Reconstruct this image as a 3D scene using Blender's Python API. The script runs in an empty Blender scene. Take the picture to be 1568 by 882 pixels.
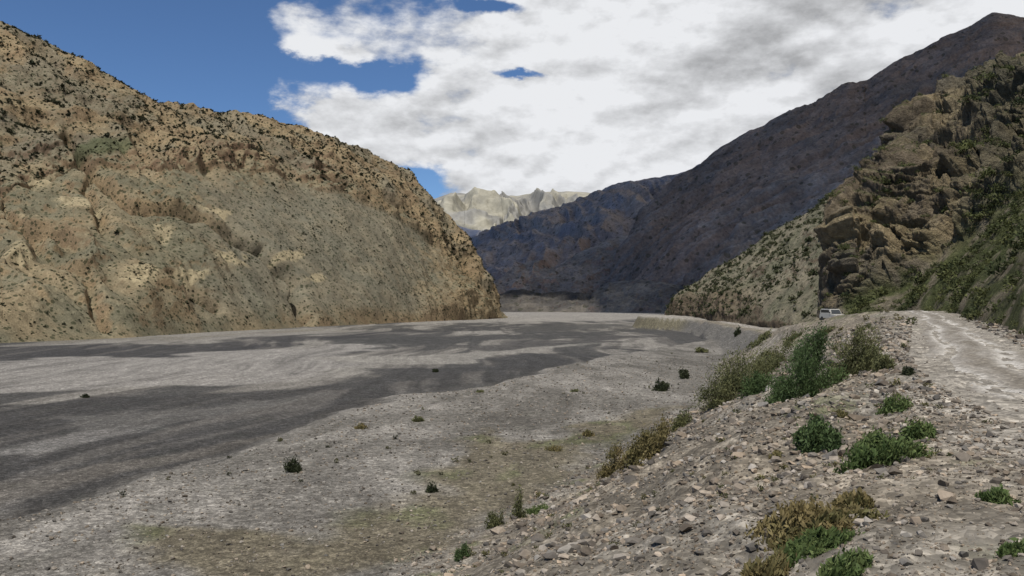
import bpy, bmesh, math, numpy as np
from mathutils import Vector, Matrix
R = np.random.RandomState(7)
S = bpy.context.scene
EYE = 11.0; FOC = 1307.0; HZ = 465.0; CX = 784.0

# ------------------------------------------------------------------ noise
_p = np.random.RandomState(3).permutation(256); _p = np.concatenate([_p, _p, _p])
_g = np.random.RandomState(5).normal(size=(256, 3)); _g /= np.linalg.norm(_g, axis=1)[:, None]
_g2 = np.random.RandomState(6).normal(size=(256, 2)); _g2 /= np.linalg.norm(_g2, axis=1)[:, None]
def fade(t): return t*t*t*(t*(t*6-15)+10)
def p2(x, y):
    x = np.asarray(x, float); y = np.asarray(y, float)
    xi = np.floor(x).astype(int); yi = np.floor(y).astype(int); xf = x-xi; yf = y-yi; u = fade(xf); v = fade(yf)
    def g(i, j):
        h = _p[_p[(xi+i) & 255]+((yi+j) & 255)]
        return _g2[h, 0]*(xf-i)+_g2[h, 1]*(yf-j)
    a = g(0, 0); b = g(1, 0); c = g(0, 1); d = g(1, 1)
    return ((a+u*(b-a))*(1-v)+(c+u*(d-c))*v)*1.5
def p3(x, y, z):
    xi = np.floor(x).astype(int); yi = np.floor(y).astype(int); zi = np.floor(z).astype(int)
    xf = x-xi; yf = y-yi; zf = z-zi; u = fade(xf); v = fade(yf); w = fade(zf)
    def g(i, j, k):
        h = _p[_p[_p[(xi+i) & 255]+((yi+j) & 255)]+((zi+k) & 255)]
        return _g[h, 0]*(xf-i)+_g[h, 1]*(yf-j)+_g[h, 2]*(zf-k)
    def lz(k):
        a = g(0, 0, k); b = g(1, 0, k); c = g(0, 1, k); d = g(1, 1, k)
        return (a+u*(b-a))*(1-v)+(c+u*(d-c))*v
    return (lz(0)*(1-w)+lz(1)*w)*1.5
def f2(x, y, o=5, r=.5):
    s = 0; a = 1; t = 0
    for i in range(o):
        s = s+a*p2(x*2**i+17.3*i, y*2**i+9.1*i); t += a; a *= r
    return s/t
def f3(x, y, z, o=5, r=.5):
    s = 0; a = 1; t = 0
    for i in range(o):
        s = s+a*p3(x*2**i+17.3*i, y*2**i+9.1*i, z*2**i+4.7*i); t += a; a *= r
    return s/t
def rid3(x, y, z, o=5, r=.5):
    s = 0; a = 1; t = 0
    for i in range(o):
        s = s+a*(1-2*np.abs(p3(x*2**i+7.3*i, y*2**i+2.1*i, z*2**i+5.7*i))); t += a; a *= r
    return s/t
def ss(a, b, x):
    t = np.clip((x-a)/(b-a), 0, 1); return t*t*(3-2*t)
def mix(a, b, t): return a*(1-t)+b*t

# ------------------------------------------------------------------ mesh helpers
def mk_mesh(name, V, F, mat, col=None, smooth=True):
    V = np.ascontiguousarray(V, dtype=np.float32); F = np.ascontiguousarray(F, dtype=np.int32)
    me = bpy.data.meshes.new(name); n = F.shape[1]
    me.vertices.add(len(V)); me.vertices.foreach_set('co', V.ravel())
    me.loops.add(F.size); me.loops.foreach_set('vertex_index', F.ravel())
    me.polygons.add(len(F)); me.polygons.foreach_set('loop_start', np.arange(0, F.size, n, dtype=np.int32))
    me.polygons.foreach_set('loop_total', np.full(len(F), n, dtype=np.int32))
    me.polygons.foreach_set('use_smooth', np.full(len(F), smooth, dtype=bool))
    me.update(calc_edges=True)
    if col is not None:
        a = me.color_attributes.new('Col', 'FLOAT_COLOR', 'POINT')
        c = np.ones((len(V), 4), np.float32); c[:, :3] = col; a.data.foreach_set('color', c.ravel())
    me.materials.append(mat)
    ob = bpy.data.objects.new(name, me); S.collection.objects.link(ob); return ob
def gridfaces(nr, nc):
    i = np.arange(nr-1)[:, None]*nc+np.arange(nc-1)[None, :]; i = i.ravel()
    return np.stack([i, i+1, i+nc+1, i+nc], 1)
def normals(P):
    du = np.gradient(P, axis=1); dv = np.gradient(P, axis=0)
    n = np.cross(du, dv); n /= np.linalg.norm(n, axis=2)[..., None]+1e-9
    return n

# ------------------------------------------------------------------ materials
class NT:
    def __init__(s, nt): s.t = nt; nt.nodes.clear()
    def n(s, typ, **k):
        nd = s.t.nodes.new(typ)
        for a, b in k.items(): setattr(nd, a, b)
        return nd
    def l(s, a, b): s.t.links.new(a, b)
    def put(s, sock, v):
        if hasattr(v, 'links') or isinstance(v, bpy.types.NodeSocket): s.l(v, sock)
        else: sock.default_value = v
    def m(s, op, a, b=0.0, c=0.0, clamp=False):
        nd = s.n('ShaderNodeMath', operation=op); nd.use_clamp = clamp
        s.put(nd.inputs[0], a); s.put(nd.inputs[1], b)
        if op in ('MULTIPLY_ADD',): s.put(nd.inputs[2], c)
        return nd.outputs[0]
    def mr(s, v, a, b, c, d, smooth=False):
        nd = s.n('ShaderNodeMapRange'); nd.interpolation_type = 'SMOOTHSTEP' if smooth else 'LINEAR'
        s.put(nd.inputs[0], v)
        for i, q in enumerate((a, b, c, d)): nd.inputs[i+1].default_value = q
        return nd.outputs[0]
    def noise(s, vec, sc, det=6, rough=.6):
        nd = s.n('ShaderNodeTexNoise'); s.l(vec, nd.inputs['Vector']); nd.inputs['Scale'].default_value = sc
        nd.inputs['Detail'].default_value = det; nd.inputs['Roughness'].default_value = rough; return nd.outputs[0]
    def mixc(s, mode, f, a, b):
        nd = s.n('ShaderNodeMix', data_type='RGBA', blend_type=mode)
        s.put(nd.inputs[0], f); s.put(nd.inputs[6], a); s.put(nd.inputs[7], b); return nd.outputs[2]
    def grey(s, f):
        cc = s.n('ShaderNodeCombineXYZ')
        for i in range(3): s.l(f, cc.inputs[i])
        return cc.outputs[0]
def terrain_mat(name, scales, vor=None, dots=None, bump=.5, bdist=1.0, rough=.95, dotcol=(.03, .036, .018, 1)):
    m = bpy.data.materials.new(name); m.use_nodes = True; t = NT(m.node_tree)
    out = t.n('ShaderNodeOutputMaterial'); b = t.n('ShaderNodeBsdfPrincipled')
    b.inputs['Roughness'].default_value = rough; b.inputs['Specular IOR Level'].default_value = .12
    t.l(b.outputs[0], out.inputs[0])
    co = t.n('ShaderNodeTexCoord').outputs['Object']
    c = t.n('ShaderNodeAttribute', attribute_name='Col').outputs['Color']
    h = None
    for sc, lo, hi in scales:
        f = t.noise(co, sc, 7, .65); c = t.mixc('MULTIPLY', 1.0, c, t.grey(t.mr(f, .3, .7, lo, hi)))
        h = f if h is None else t.m('ADD', h, f)
    if vor:
        for sc, lo, hi, bw in vor:
            v = t.n('ShaderNodeTexVoronoi'); t.l(co, v.inputs['Vector']); v.inputs['Scale'].default_value = sc
            sep = t.n('ShaderNodeSeparateColor'); t.l(v.outputs['Color'], sep.inputs[0])
            g = t.mr(t.m('POWER', sep.outputs[0], 2.0), 0, 1, lo, hi)
            c = t.mixc('MULTIPLY', 1.0, c, t.grey(g))
            h = t.m('MULTIPLY_ADD', t.m('SUBTRACT', 1.0, v.outputs['Distance']), bw, h)
    if dots:
        sc, th, st = dots
        v = t.n('ShaderNodeTexVoronoi'); t.l(co, v.inputs['Vector']); v.inputs['Scale'].default_value = sc
        sep = t.n('ShaderNodeSeparateColor'); t.l(v.outputs['Color'], sep.inputs[0])
        d = t.m('LESS_THAN', v.outputs['Distance'], t.m('MULTIPLY', sep.outputs[1], th)); d = t.m('MULTIPLY', d, st)
        c = t.mixc('MIX', d, c, dotcol)
    t.l(c, b.inputs['Base Color'])
    bp = t.n('ShaderNodeBump'); bp.inputs['Strength'].default_value = bump; bp.inputs['Distance'].default_value = bdist
    t.l(h, bp.inputs['Height']); t.l(bp.outputs[0], b.inputs['Normal'])
    return m
def attr_mat(name, rough=.8, transl=0.0, nsc=0):
    m = bpy.data.materials.new(name); m.use_nodes = True; t = NT(m.node_tree)
    out = t.n('ShaderNodeOutputMaterial'); b = t.n('ShaderNodeBsdfPrincipled')
    b.inputs['Roughness'].default_value = rough; b.inputs['Specular IOR Level'].default_value = .2
    c = t.n('ShaderNodeAttribute', attribute_name='Col').outputs['Color']
    if nsc:
        co = t.n('ShaderNodeTexCoord').outputs['Object']; c = t.mixc('MULTIPLY', 1.0, c, t.grey(t.mr(t.noise(co, nsc, 5, .7), .3, .7, .7, 1.3)))
    t.l(c, b.inputs['Base Color'])
    if transl:
        tr = t.n('ShaderNodeBsdfTranslucent'); t.l(c, tr.inputs[0]); mx = t.n('ShaderNodeMixShader')
        mx.inputs[0].default_value = transl; t.l(b.outputs[0], mx.inputs[1]); t.l(tr.outputs[0], mx.inputs[2]); t.l(mx.outputs[0], out.inputs[0])
    else: t.l(b.outputs[0], out.inputs[0])
    return m
def plain(name, col, rough=.5, metal=0, nsc=20):
    m = bpy.data.materials.new(name); m.use_nodes = True; t = NT(m.node_tree)
    out = t.n('ShaderNodeOutputMaterial'); b = t.n('ShaderNodeBsdfPrincipled'); t.l(b.outputs[0], out.inputs[0])
    b.inputs['Roughness'].default_value = rough; b.inputs['Metallic'].default_value = metal
    co = t.n('ShaderNodeTexCoord').outputs['Object']; f = t.mr(t.noise(co, nsc, 4), .3, .7, 0, 1)
    c = t.mixc('MIX', f, tuple(x*.8 for x in col)+(1,), tuple(col)+(1,)); t.l(c, b.inputs['Base Color'])
    return m
M_ground = terrain_mat('gravel_ground', [(.25, .85, 1.15), (2.2, .74, 1.26)], vor=[(2.6, .84, 1.4, .2), (7, .8, 1.5, .35), (18, .8, 1.5, .25)], bump=.8, bdist=.08)
M_road = terrain_mat('dusty_road', [(.6, .85, 1.12), (6, .82, 1.15)], vor=[(14, .82, 1.4, .25)], bump=.5, bdist=.05)
M_left = terrain_mat('dry_hillside', [(.03, .85, 1.15), (.25, .76, 1.24), (1.6, .72, 1.28)], dots=(.62, .5, .75), bump=.7, bdist=1.0)
M_dark = terrain_mat('slate_mountain', [(.006, .8, 1.2), (.04, .68, 1.32), (.25, .7, 1.3)], dots=(.09, .4, .5), bump=.9, bdist=6)
M_far = terrain_mat('pale_mountain', [(.002, .8, 1.2), (.012, .75, 1.25)], bump=.6, bdist=16)
M_hill = terrain_mat('scrub_hillside', [(.08, .8, 1.2), (.6, .7, 1.3), (3, .7, 1.3)], dots=(.8, .5, .6), bump=.8, bdist=.5)
M_crag = terrain_mat('crag_rock', [(.1, .75, 1.25), (.8, .6, 1.4), (4, .7, 1.3)], bump=1.0, bdist=.7)
M_stone = attr_mat('stone', .9, nsc=9)
M_leaf = attr_mat('foliage', .7, .25)
M_cloud = plain('cloud_white', (.85, .85, .87), 1, 0, .01)

# ------------------------------------------------------------------ ground height
fy = [-60, 0, 20, 34.5, 39.4, 48.7, 56.4, 82, 115, 150, 192, 250, 320, 345, 360, 378, 400, 425, 450, 600, 1000, 9000]
fx = [-45, -25, -10, -4.3, -1.9, 2.5, 5.9, 16.7, 27, 36, 47, 58, 66, 66, 59, 55, 56, 66, 90, 140, 260, 3000]
ty = [-60, 0, 15, 23, 34, 55, 80, 100, 112, 125, 160, 192, 250, 320, 345, 360, 378, 400, 425, 450, 600, 1000, 9000]
tx = [-8, 1.5, 6.8, 9.8, 14.2, 23.5, 35.5, 43.5, 43, 43, 48, 56, 64, 71, 71, 63, 58.5, 59.5, 70, 96, 150, 280, 3100]
zy = [-60, 0, 34, 70, 100, 112, 125, 150, 192, 250, 330, 360, 420, 500, 900, 9000]
zt = [9.6, 9.35, 9.25, 9.6, 10.1, 9.3, 7.9, 6.0, 4.6, 4.3, 4.7, 5.4, 5.4, 4, 3, 3]
def poly_world(pts):
    return np.array([((p-CX)/FOC*(EYE*FOC/(q-HZ)), EYE*FOC/(q-HZ)) for p, q in pts])
def sdf(poly, x, y):
    d = np.full(x.shape, 1e18); ins = np.zeros(x.shape, bool); n = len(poly)
    for i in range(n):
        a = poly[i]; b = poly[(i+1) % n]; ex, ey = b-a
        wx = x-a[0]; wy = y-a[1]; t = np.clip((wx*ex+wy*ey)/(ex*ex+ey*ey+1e-12), 0, 1)
        d = np.minimum(d, (wx-ex*t)**2+(wy-ey*t)**2)
        c = ((a[1] > y) != (b[1] > y)) & (x < ex*(y-a[1])/(ey if abs(ey) > 1e-9 else 1e-9)+a[0]); ins ^= c
    return np.where(ins, 1, -1)*np.sqrt(d)
TERR = poly_world([(-600, 960), (-300, 860), (0, 800), (140, 765), (300, 720), (420, 685), (500, 650), (600, 612), (740, 597), (870, 562), (1000, 537), (1100, 520), (1400, 520), (3000, 2500), (-3000, 2500)])
DARK = poly_world([(-800, 680), (-400, 640), (0, 616), (200, 610), (400, 596), (600, 573), (760, 558), (880, 545), (1000, 530), (1000, 537), (870, 562), (740, 597), (600, 612), (500, 650), (420, 685), (300, 720), (140, 765), (0, 800), (-600, 960)])
SILT = poly_world([(-500, 568), (0, 553), (150, 548), (330, 540), (500, 527), (640, 526), (540, 550), (500, 572), (300, 590), (0, 600), (-500, 618)])
DRK2 = poly_world([(-400, 538), (0, 529), (200, 530), (420, 516), (600, 506), (750, 498), (900, 494), (700, 508), (500, 520), (300, 542), (0, 552), (-400, 560)])
PALE = poly_world([(740, 478), (1040, 477.5), (1000, 487), (940, 491), (760, 493), (560, 499), (700, 490)])
ST = [([(560, 522), (760, 512), (900, 509), (1000, 505), (930, 515), (760, 520), (600, 530)], (.042, .042, .042), .9),
      ([(520, 548), (700, 538), (860, 530), (960, 522), (860, 538), (700, 550), (560, 560)], (.20, .19, .172), .8),
      ([(480, 590), (640, 562), (800, 545), (900, 540), (740, 566), (600, 590)], (.038, .038, .039), .9),
      ([(700, 532), (860, 520), (1000, 512), (1040, 516), (880, 527), (740, 538)], (.055, .053, .052), .85),
      ([(860, 585), (980, 566), (1060, 560), (960, 582), (880, 592)], (.062, .06, .057), .85),
      ([(780, 502), (900, 497), (980, 496), (900, 503)], (.05, .05, .05), .85),
      ([(0, 690), (110, 655), (230, 640), (120, 668), (40, 700)], (.13, .125, .12), .8),
      ([(120, 640), (330, 622), (520, 598), (560, 604), (340, 632), (140, 652)], (.09, .087, .083), .7),
      ([(-100, 760), (100, 735), (300, 690), (420, 655), (330, 700), (150, 750), (-100, 800)], (.085, .078, .07), .8),
      ([(-100, 520), (250, 517), (450, 507), (600, 500), (400, 513), (200, 523), (-100, 528)], (.14, .13, .11), .8)]
OLIV = poly_world([(150, 900), (180, 845), (250, 800), (330, 835), (480, 850), (560, 800), (640, 760), (690, 700), (740, 668), (790, 680), (870, 680), (960, 640), (1060, 628), (1040, 650), (900, 715), (850, 745), (700, 830), (600, 890), (500, 930)])
def ground_z(x, y, detail=True):
    x = np.asarray(x, float); y = np.asarray(y, float)
    xf = np.interp(y, fy, fx); xt = np.interp(y, ty, tx); z_t = np.interp(y, zy, zt)
    wob = (p2(x*.05+3, y*.05)*np.clip(y*.03, .6, 4)+p2(x*.2, y*.2+8)*.6)*(1-.8*ss(300, 350, y))
    t = np.clip((x+wob-xf)/(xt-xf), 0, 1.0)
    prof = mix(t, t*t*(3-2*t), .55)
    z = z_t*prof
    z = z+np.clip(x-xt-8, 0, 40)*.06*(y < 130)*(y > -60)
    sd = sdf(TERR, x+f2(x*.08, y*.08, 3)*4, y)
    z = z+.55*ss(-1.2, 1.2, sd)*(1-ss(.0, .25, t))
    if detail:
        on = ss(.02, .15, t)*(1-.75*ss(.93, 1.0, t))*(1-.6*ss(300, 350, y))
        z = z+f2(x*.25, y*.25, 5)*.55*on+f2(x*.03+5, y*.03, 3)*.25
        z = z+f2(x*1.3, y*1.3, 4, .6)*mix(.08, .13, on)
    return z
def hit(px, py, dmax=1500):
    D = np.exp(np.linspace(math.log(3), math.log(dmax), 3000)); x = (px-CX)/FOC*D; z = EYE+(HZ-py)/FOC*D
    g = ground_z(x, D); k = np.argmax(g > z)
    return x[k], D[k], g[k]

road = np.array([(2, -20), (6, 0), (9, 12), (10.9, 18), (13.4, 24), (18, 34), (28, 55), (39.5, 80), (47.5, 100), (47.5, 112), (47, 125), (53, 160), (61, 192), (70, 250), (77, 320), (70, 368), (72, 410), (100, 450)], float)
def smoothline(P, n):
    s = np.concatenate([[0], np.cumsum(np.linalg.norm(np.diff(P, axis=0), axis=1))]); q = np.linspace(0, s[-1], n)
    X = np.stack([np.interp(q, s, P[:, 0]), np.interp(q, s, P[:, 1])], 1)
    k = max(3, int(n*6/s[-1])); ker = np.hanning(k*2+1); ker /= ker.sum()
    for i in range(2):
        pad = np.pad(X[:, i], k, mode='reflect', reflect_type='odd'); X[:, i] = np.convolve(pad, ker, 'valid')
    return X
RC = smoothline(road, 1600)
def road_dist(x, y):
    P = RC[::12]; d = np.full(x.shape, 1e9)
    m = (x > -10) & (y < 470) & (x < 130); xx = x[m]; yy = y[m]; dd = np.full(xx.shape, 1e9)
    for a, b in zip(P[:-1], P[1:]):
        e = b-a; wx = xx-a[0]; wy = yy-a[1]; t = np.clip((wx*e[0]+wy*e[1])/(e@e), 0, 1)
        dd = np.minimum(dd, np.hypot(wx-e[0]*t, wy-e[1]*t))
    d[m] = dd; return d

# ------------------------------------------------------------------ ground sheet
a_in = np.radians(np.linspace(-34, 34, 760))
a_l = np.radians(np.linspace(-180, -34.5, 110)); a_r = -a_l[::-1]
A = np.concatenate([a_l, a_in, a_r]); RR = np.exp(np.linspace(math.log(.6), math.log(12000), 1250))
X = RR[:, None]*np.sin(A)[None]; Y = RR[:, None]*np.cos(A)[None]
Z = ground_z(X, Y)
rd = road_dist(X, Y)
P = np.stack([X, Y, Z], 2)
def c3(*c): return np.array(c)
bend = X-Y*.02+f2(X*.01, Y*.006, 3)*25
sx = f2(bend/14, Y/140, 5, .6); sx2 = f2(bend/5+40, Y/70, 4, .6); sx3 = f2(bend/26+9, Y/200+3, 5, .65); sx4 = f2(bend/1.6+4, Y/14, 4, .6)
col = mix(c3(.085, .08, .075), c3(.135, .127, .116), ss(-.2, .2, sx)[..., None])
col = mix(col, c3(.045, .045, .045), (ss(.02, .12, sx3)*.9)[..., None])
col = mix(col, c3(.19, .18, .163), (ss(.06, .2, -sx3+sx2*.4)*.85)[..., None])
wx = X+f2(X*.04, Y*.03, 5)*np.clip(Y*.12, 2, 34)+sx2*3; wy = Y+f2(X*.04+7, Y*.03, 5)*np.clip(Y*.14, 2, 40)
sc = np.clip(Y*.014, .4, 7)
def lay(poly, c, k=1., soft=1.):
    global col
    s = sdf(poly, wx, wy); m = ss(-sc*soft, sc*soft, s)*k; col = mix(col, c, m[..., None]); return m
dk = mix(c3(.034, .034, .035), c3(.078, .074, .07), ss(0, .3, sx2)[..., None])
lay(DARK, dk, .95)
lay(DRK2, mix(c3(.034, .034, .036), c3(.085, .08, .076), ss(.05, .3, sx2)[..., None]), .92)
lay(SILT, mix(c3(.20, .19, .177), c3(.135, .128, .12), ss(-.02, .3, sx2)[..., None]), .95)
lay(PALE, c3(.22, .208, .19), .8, 2)
for pts, c, k in ST: lay(poly_world(pts), c3(*c), k, .8)
gravel = mix(c3(.12, .113, .102), c3(.175, .165, .15), ss(-.25, .25, f2(X*.1, Y*.06, 5, .6))[..., None])
gravel = mix(gravel, c3(.08, .075, .067), (ss(.04, .22, f2(bend*.12+30, Y*.03, 5, .6))*.7)[..., None])
s = sdf(TERR, X+f2(X*.08, Y*.08, 3)*4, Y); col = mix(col, gravel, ss(-1.2, 1.0, s)[..., None])
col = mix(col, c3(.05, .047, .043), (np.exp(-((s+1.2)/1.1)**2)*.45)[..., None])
ol = mix(c3(.095, .082, .055), c3(.075, .078, .035), ss(0, .25, f2(X*.2, Y*.1, 4))[..., None])
s = sdf(OLIV, X+f2(X*.1, Y*.1, 4)*5, Y+f2(X*.1+9, Y*.1, 4)*8); col = mix(col, ol, (ss(-1.2, 1.2, s)*.85)[..., None])
col = col*(1+.45*np.clip(sx4, -.35, .35))[..., None]
xf = np.interp(Y, fy, fx); xt = np.interp(Y, ty, tx); tt = np.clip((X-xf)/(xt-xf), 0, 1.5)
slope = mix(c3(.175, .152, .12), c3(.115, .102, .083), ss(-.2, .3, f2(X*.35, Y*.25, 5, .6))[..., None])
slope = mix(slope, c3(.20, .185, .16), (ss(.0, .3, f2(X*.15+4, Y*.12, 4))*.6)[..., None])
slope = mix(slope, c3(.075, .085, .035), (ss(.2, .4, f2(X*.3+14, Y*.3, 5))*.6)[..., None])
slope = mix(slope, c3(.105, .10, .092), (ss(110, 170, Y)*(1-ss(.8, 1.1, tt)))[..., None])
slope = mix(slope, mix(c3(.12, .108, .075), c3(.24, .225, .20), ss(.75, 1.0, tt)[..., None]), ss(330, 350, Y)[..., None]*ss(520, 450, Y)[..., None])
col = mix(col, slope, ss(-.02, .10, tt)[..., None])
col = mix(col, c3(.23, .212, .185), (ss(4.0, 1.8, rd+f2(X*.4, Y*.4, 3)*2.5)*.8)[..., None])
n1, n2 = X.shape
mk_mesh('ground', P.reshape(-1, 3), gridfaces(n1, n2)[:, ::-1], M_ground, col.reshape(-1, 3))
nw = 41; T = np.gradient(RC, axis=0); T /= np.linalg.norm(T, axis=1)[:, None]; Nn = np.stack([T[:, 1], -T[:, 0]], 1)
w = np.linspace(-2.2, 2.2, nw); RX = RC[:, None, 0]+Nn[:, None, 0]*w; RY = RC[:, None, 1]+Nn[:, None, 1]*w
q = np.arange(len(RC))[:, None]*.3
base = ground_z(RX, RY); RZ = base+.06-.17*(np.abs(w)/1.9)**3+f2(q*.3+0*w, w*1.2+0*q, 4)*.09
trk = np.exp(-((np.abs(w+f2(q*.06, 0*q, 2)*.9)-.8)/.26)**2)
RZ = RZ-trk*.06
rc = mix(c3(.165, .148, .125), c3(.44, .42, .39), np.clip(trk*.9+.3*ss(-.3, .3, f2(q*.4+0*w, w*1.5+0*q, 4)), 0, 1)[..., None])
mk_mesh('dirt_road', np.stack([RX, RY, RZ], 2).reshape(-1, 3), gridfaces(len(RC), nw)[:, ::-1], M_road, rc.reshape(-1, 3))

# ------------------------------------------------------------------ mountains
def loft(rows, px0, px1, nu, back=1.0, sm=9):
    """rows: [(nrows_to_here, [(bearing, elev, dist)])] surveyed terrain lines from foot to crest"""
    U = np.linspace(px0, px1, nu); L = []
    for n, pts in rows:
        pts = np.array(pts, float); py = np.interp(U, pts[:, 0], pts[:, 1]); D = np.interp(U, pts[:, 0], pts[:, 2])
        ker = np.hanning(sm*6+3); ker /= ker.sum(); k = len(ker)//2
        D = np.convolve(np.pad(D, k, mode='edge'), ker, 'valid')
        L.append((n, np.stack([(U-CX)/FOC*D, D, EYE+(HZ-py)/FOC*D], 1)))
    out = [L[0][1][None]]; vv = [np.zeros(1)]
    for i in range(1, len(L)):
        n = L[i][0]; t = np.linspace(0, 1, n+1)[1:, None, None]
        out.append(L[i-1][1][None]*(1-t)+L[i][1][None]*t); vv.append(i-1+t[:, 0, 0])
    r = L[-1][1]; h = np.maximum(r[:, 2]+8, 5); hd = r[:, :2]/np.linalg.norm(r[:, :2], axis=1)[:, None]
    e = r.copy(); e[:, :2] += hd*(h*1.6*back)[:, None]; e[:, 2] = -8
    nb = max(20, L[-1][0]//3); t = (np.linspace(0, 1, nb+1)[1:, None, None])
    out.append(r[None]*(1-t)+e[None]*t); vv.append(len(L)-1+t[:, 0, 0])
    P = np.concatenate(out, 0); V = np.concatenate(vv)[:, None]*np.ones((1, nu))
    for _ in range(14): P[1:-1] = (P[:-2]+2*P[1:-1]+P[2:])/4
    return P, V, np.broadcast_to(U, V.shape)
def finish(name, P, disp, colfn, mat):
    n = normals(P)
    if n[..., 2].mean() < 0: n = -n
    P2 = P+n*disp[..., None]; n2 = normals(P2)
    if n2[..., 2].mean() < 0: n2 = -n2
    c = colfn(P2, n2); mk_mesh(name, P2.reshape(-1, 3), gridfaces(*P.shape[:2]), mat, c.reshape(-1, 3)); return P2, n2
def zr(px, D, z): return (px, HZ+(EYE-z)*FOC/D, D)

# --- left mountain
base = [zr(-900, 150, -2), zr(-300, 200, -2), zr(0, 232, -2), zr(200, 271, -2), zr(400, 359, -2), zr(560, 449, -2), zr(700, 560, -2), zr(757, 622, -2), zr(775, 660, -4)]
mid = [(-900, 250, 270), (-300, 300, 320), (0, 330, 345), (120, 268, 410), (210, 280, 425), (330, 270, 468), (420, 276, 505), (520, 305, 535), (600, 335, 575), (660, 385, 608), (720, 448, 638), (757, 480, 650), (775, 490, 665)]
rim = [(-900, 150, 300), (-300, 220, 345), (0, 240, 392), (120, 225, 432), (210, 245, 447), (330, 235, 493), (420, 244, 533), (520, 262, 578), (600, 292, 613), (660, 345, 632), (720, 422, 650), (757, 476, 656), (775, 488, 668)]
rdg = [(-900, -180, 450), (-300, -60, 480), (0, 34, 510), (60, 62, 515), (120, 90, 520), (170, 120, 525), (215, 152, 530), (240, 161, 538), (330, 172, 572), (430, 195, 608), (500, 217, 632), (560, 240, 648), (610, 262, 656), (640, 290, 659), (665, 325, 660), (690, 350, 660), (715, 392, 661), (735, 432, 664), (750, 465, 666), (757, 480, 668), (775, 492, 672)]
P, V, U = loft([(0, base), (250, mid), (50, rim), (150, rdg)], -700, 775, 1000)
x, y, z = P[..., 0], P[..., 1], P[..., 2]; sC = .3*x+.95*y
fin = ss(775, 735, U)
env = ss(0, .25, V)*mix(.3, 1, ss(3.0, 2.8, V)+ss(3, 3.2, V))*mix(.25, 1, fin)
wr = f3(x/90, y/90, z/90, 3)
gul = 1-2*np.abs(p2(sC/38+wr*1.8, z/170+wr)); gul2 = 1-2*np.abs(p2(sC/14+wr*3, z/60+wr*2+5)); gul3 = 1-2*np.abs(p2(sC/6+wr*5, z/45+wr*3+5))
rough = f3(x/22, y/22, z/22, 5, .55)
scree = ss(0, .2, V)*ss(1.15, .9, V+wr*.3)*ss(250, 380, U+wr*90)*ss(700, 600, U+wr*60)
disp = env*(gul*5*(1-.8*scree)+gul2*2.6*(1-.7*scree)+gul3*.9*(1-.4*scree)+rough*5.5*(1-.7*scree)+rid3(x/9, y/9, z/9, 4)*1.2*(1-.8*scree))
strat = np.abs(((z+wr*26+rough*10)/11) % 1-.5)*2
patch = ss(-.15, .2, f3(x/50+3, y/50, z/50, 3))
upper = ss(1.1, 1.6, V)*ss(3.1, 2.8, V); cliffy = ss(.95, 1.1, V)*ss(2.25, 1.95, V)*patch*ss(560, 470, U)
disp = disp+env*cliffy*(ss(.3, .7, strat)*2.0+rid3(x/8, y/8, z/20, 4)*2.2)+env*upper*rid3(x/30, y/30, z/50, 4)*2.4
nose = ss(600, 680, U)*ss(.1, .4, V)
disp = disp+env*nose*rid3(x/16, y/16, z/34, 5, .55)*3
PX = CX+x/y*FOC; PY = HZ-(z-EYE)/y*FOC
def pline(pts, wd):
    d = np.full(PX.shape, 1e9)
    wxx = PX+f3(x/30, y/30, z/30, 3)*14; wyy = PY+f3(x/30+9, y/30, z/30, 3)*14
    for a, b in zip(pts[:-1], pts[1:]):
        a = np.array(a, float); e = np.array(b, float)-a; t = np.clip(((wxx-a[0])*e[0]+(wyy-a[1])*e[1])/(e@e), 0, 1)
        d = np.minimum(d, np.hypot(wxx-a[0]-e[0]*t, wyy-a[1]-e[1]*t))
    return np.exp(-(d/wd)**2)
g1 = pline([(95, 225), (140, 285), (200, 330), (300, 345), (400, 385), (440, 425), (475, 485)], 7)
g2 = pline([(130, 300), (160, 370), (230, 420), (330, 470)], 8)
g3 = pline([(0, 340), (60, 400), (130, 450), (160, 500)], 9)
disp = disp-g1*14-g2*6-g3*6
buff = np.maximum.reduce([np.exp(-(((PX-a)/c)**2+((PY-b)/d)**2)) for a, b, c, d in [(208, 440, 22, 16), (350, 402, 34, 16), (290, 430, 30, 10), (120, 330, 40, 14), (245, 370, 20, 12), (330, 330, 26, 8), (440, 395, 22, 8), (20, 420, 30, 10), (60, 300, 30, 10), (480, 430, 16, 6)]])
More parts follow.
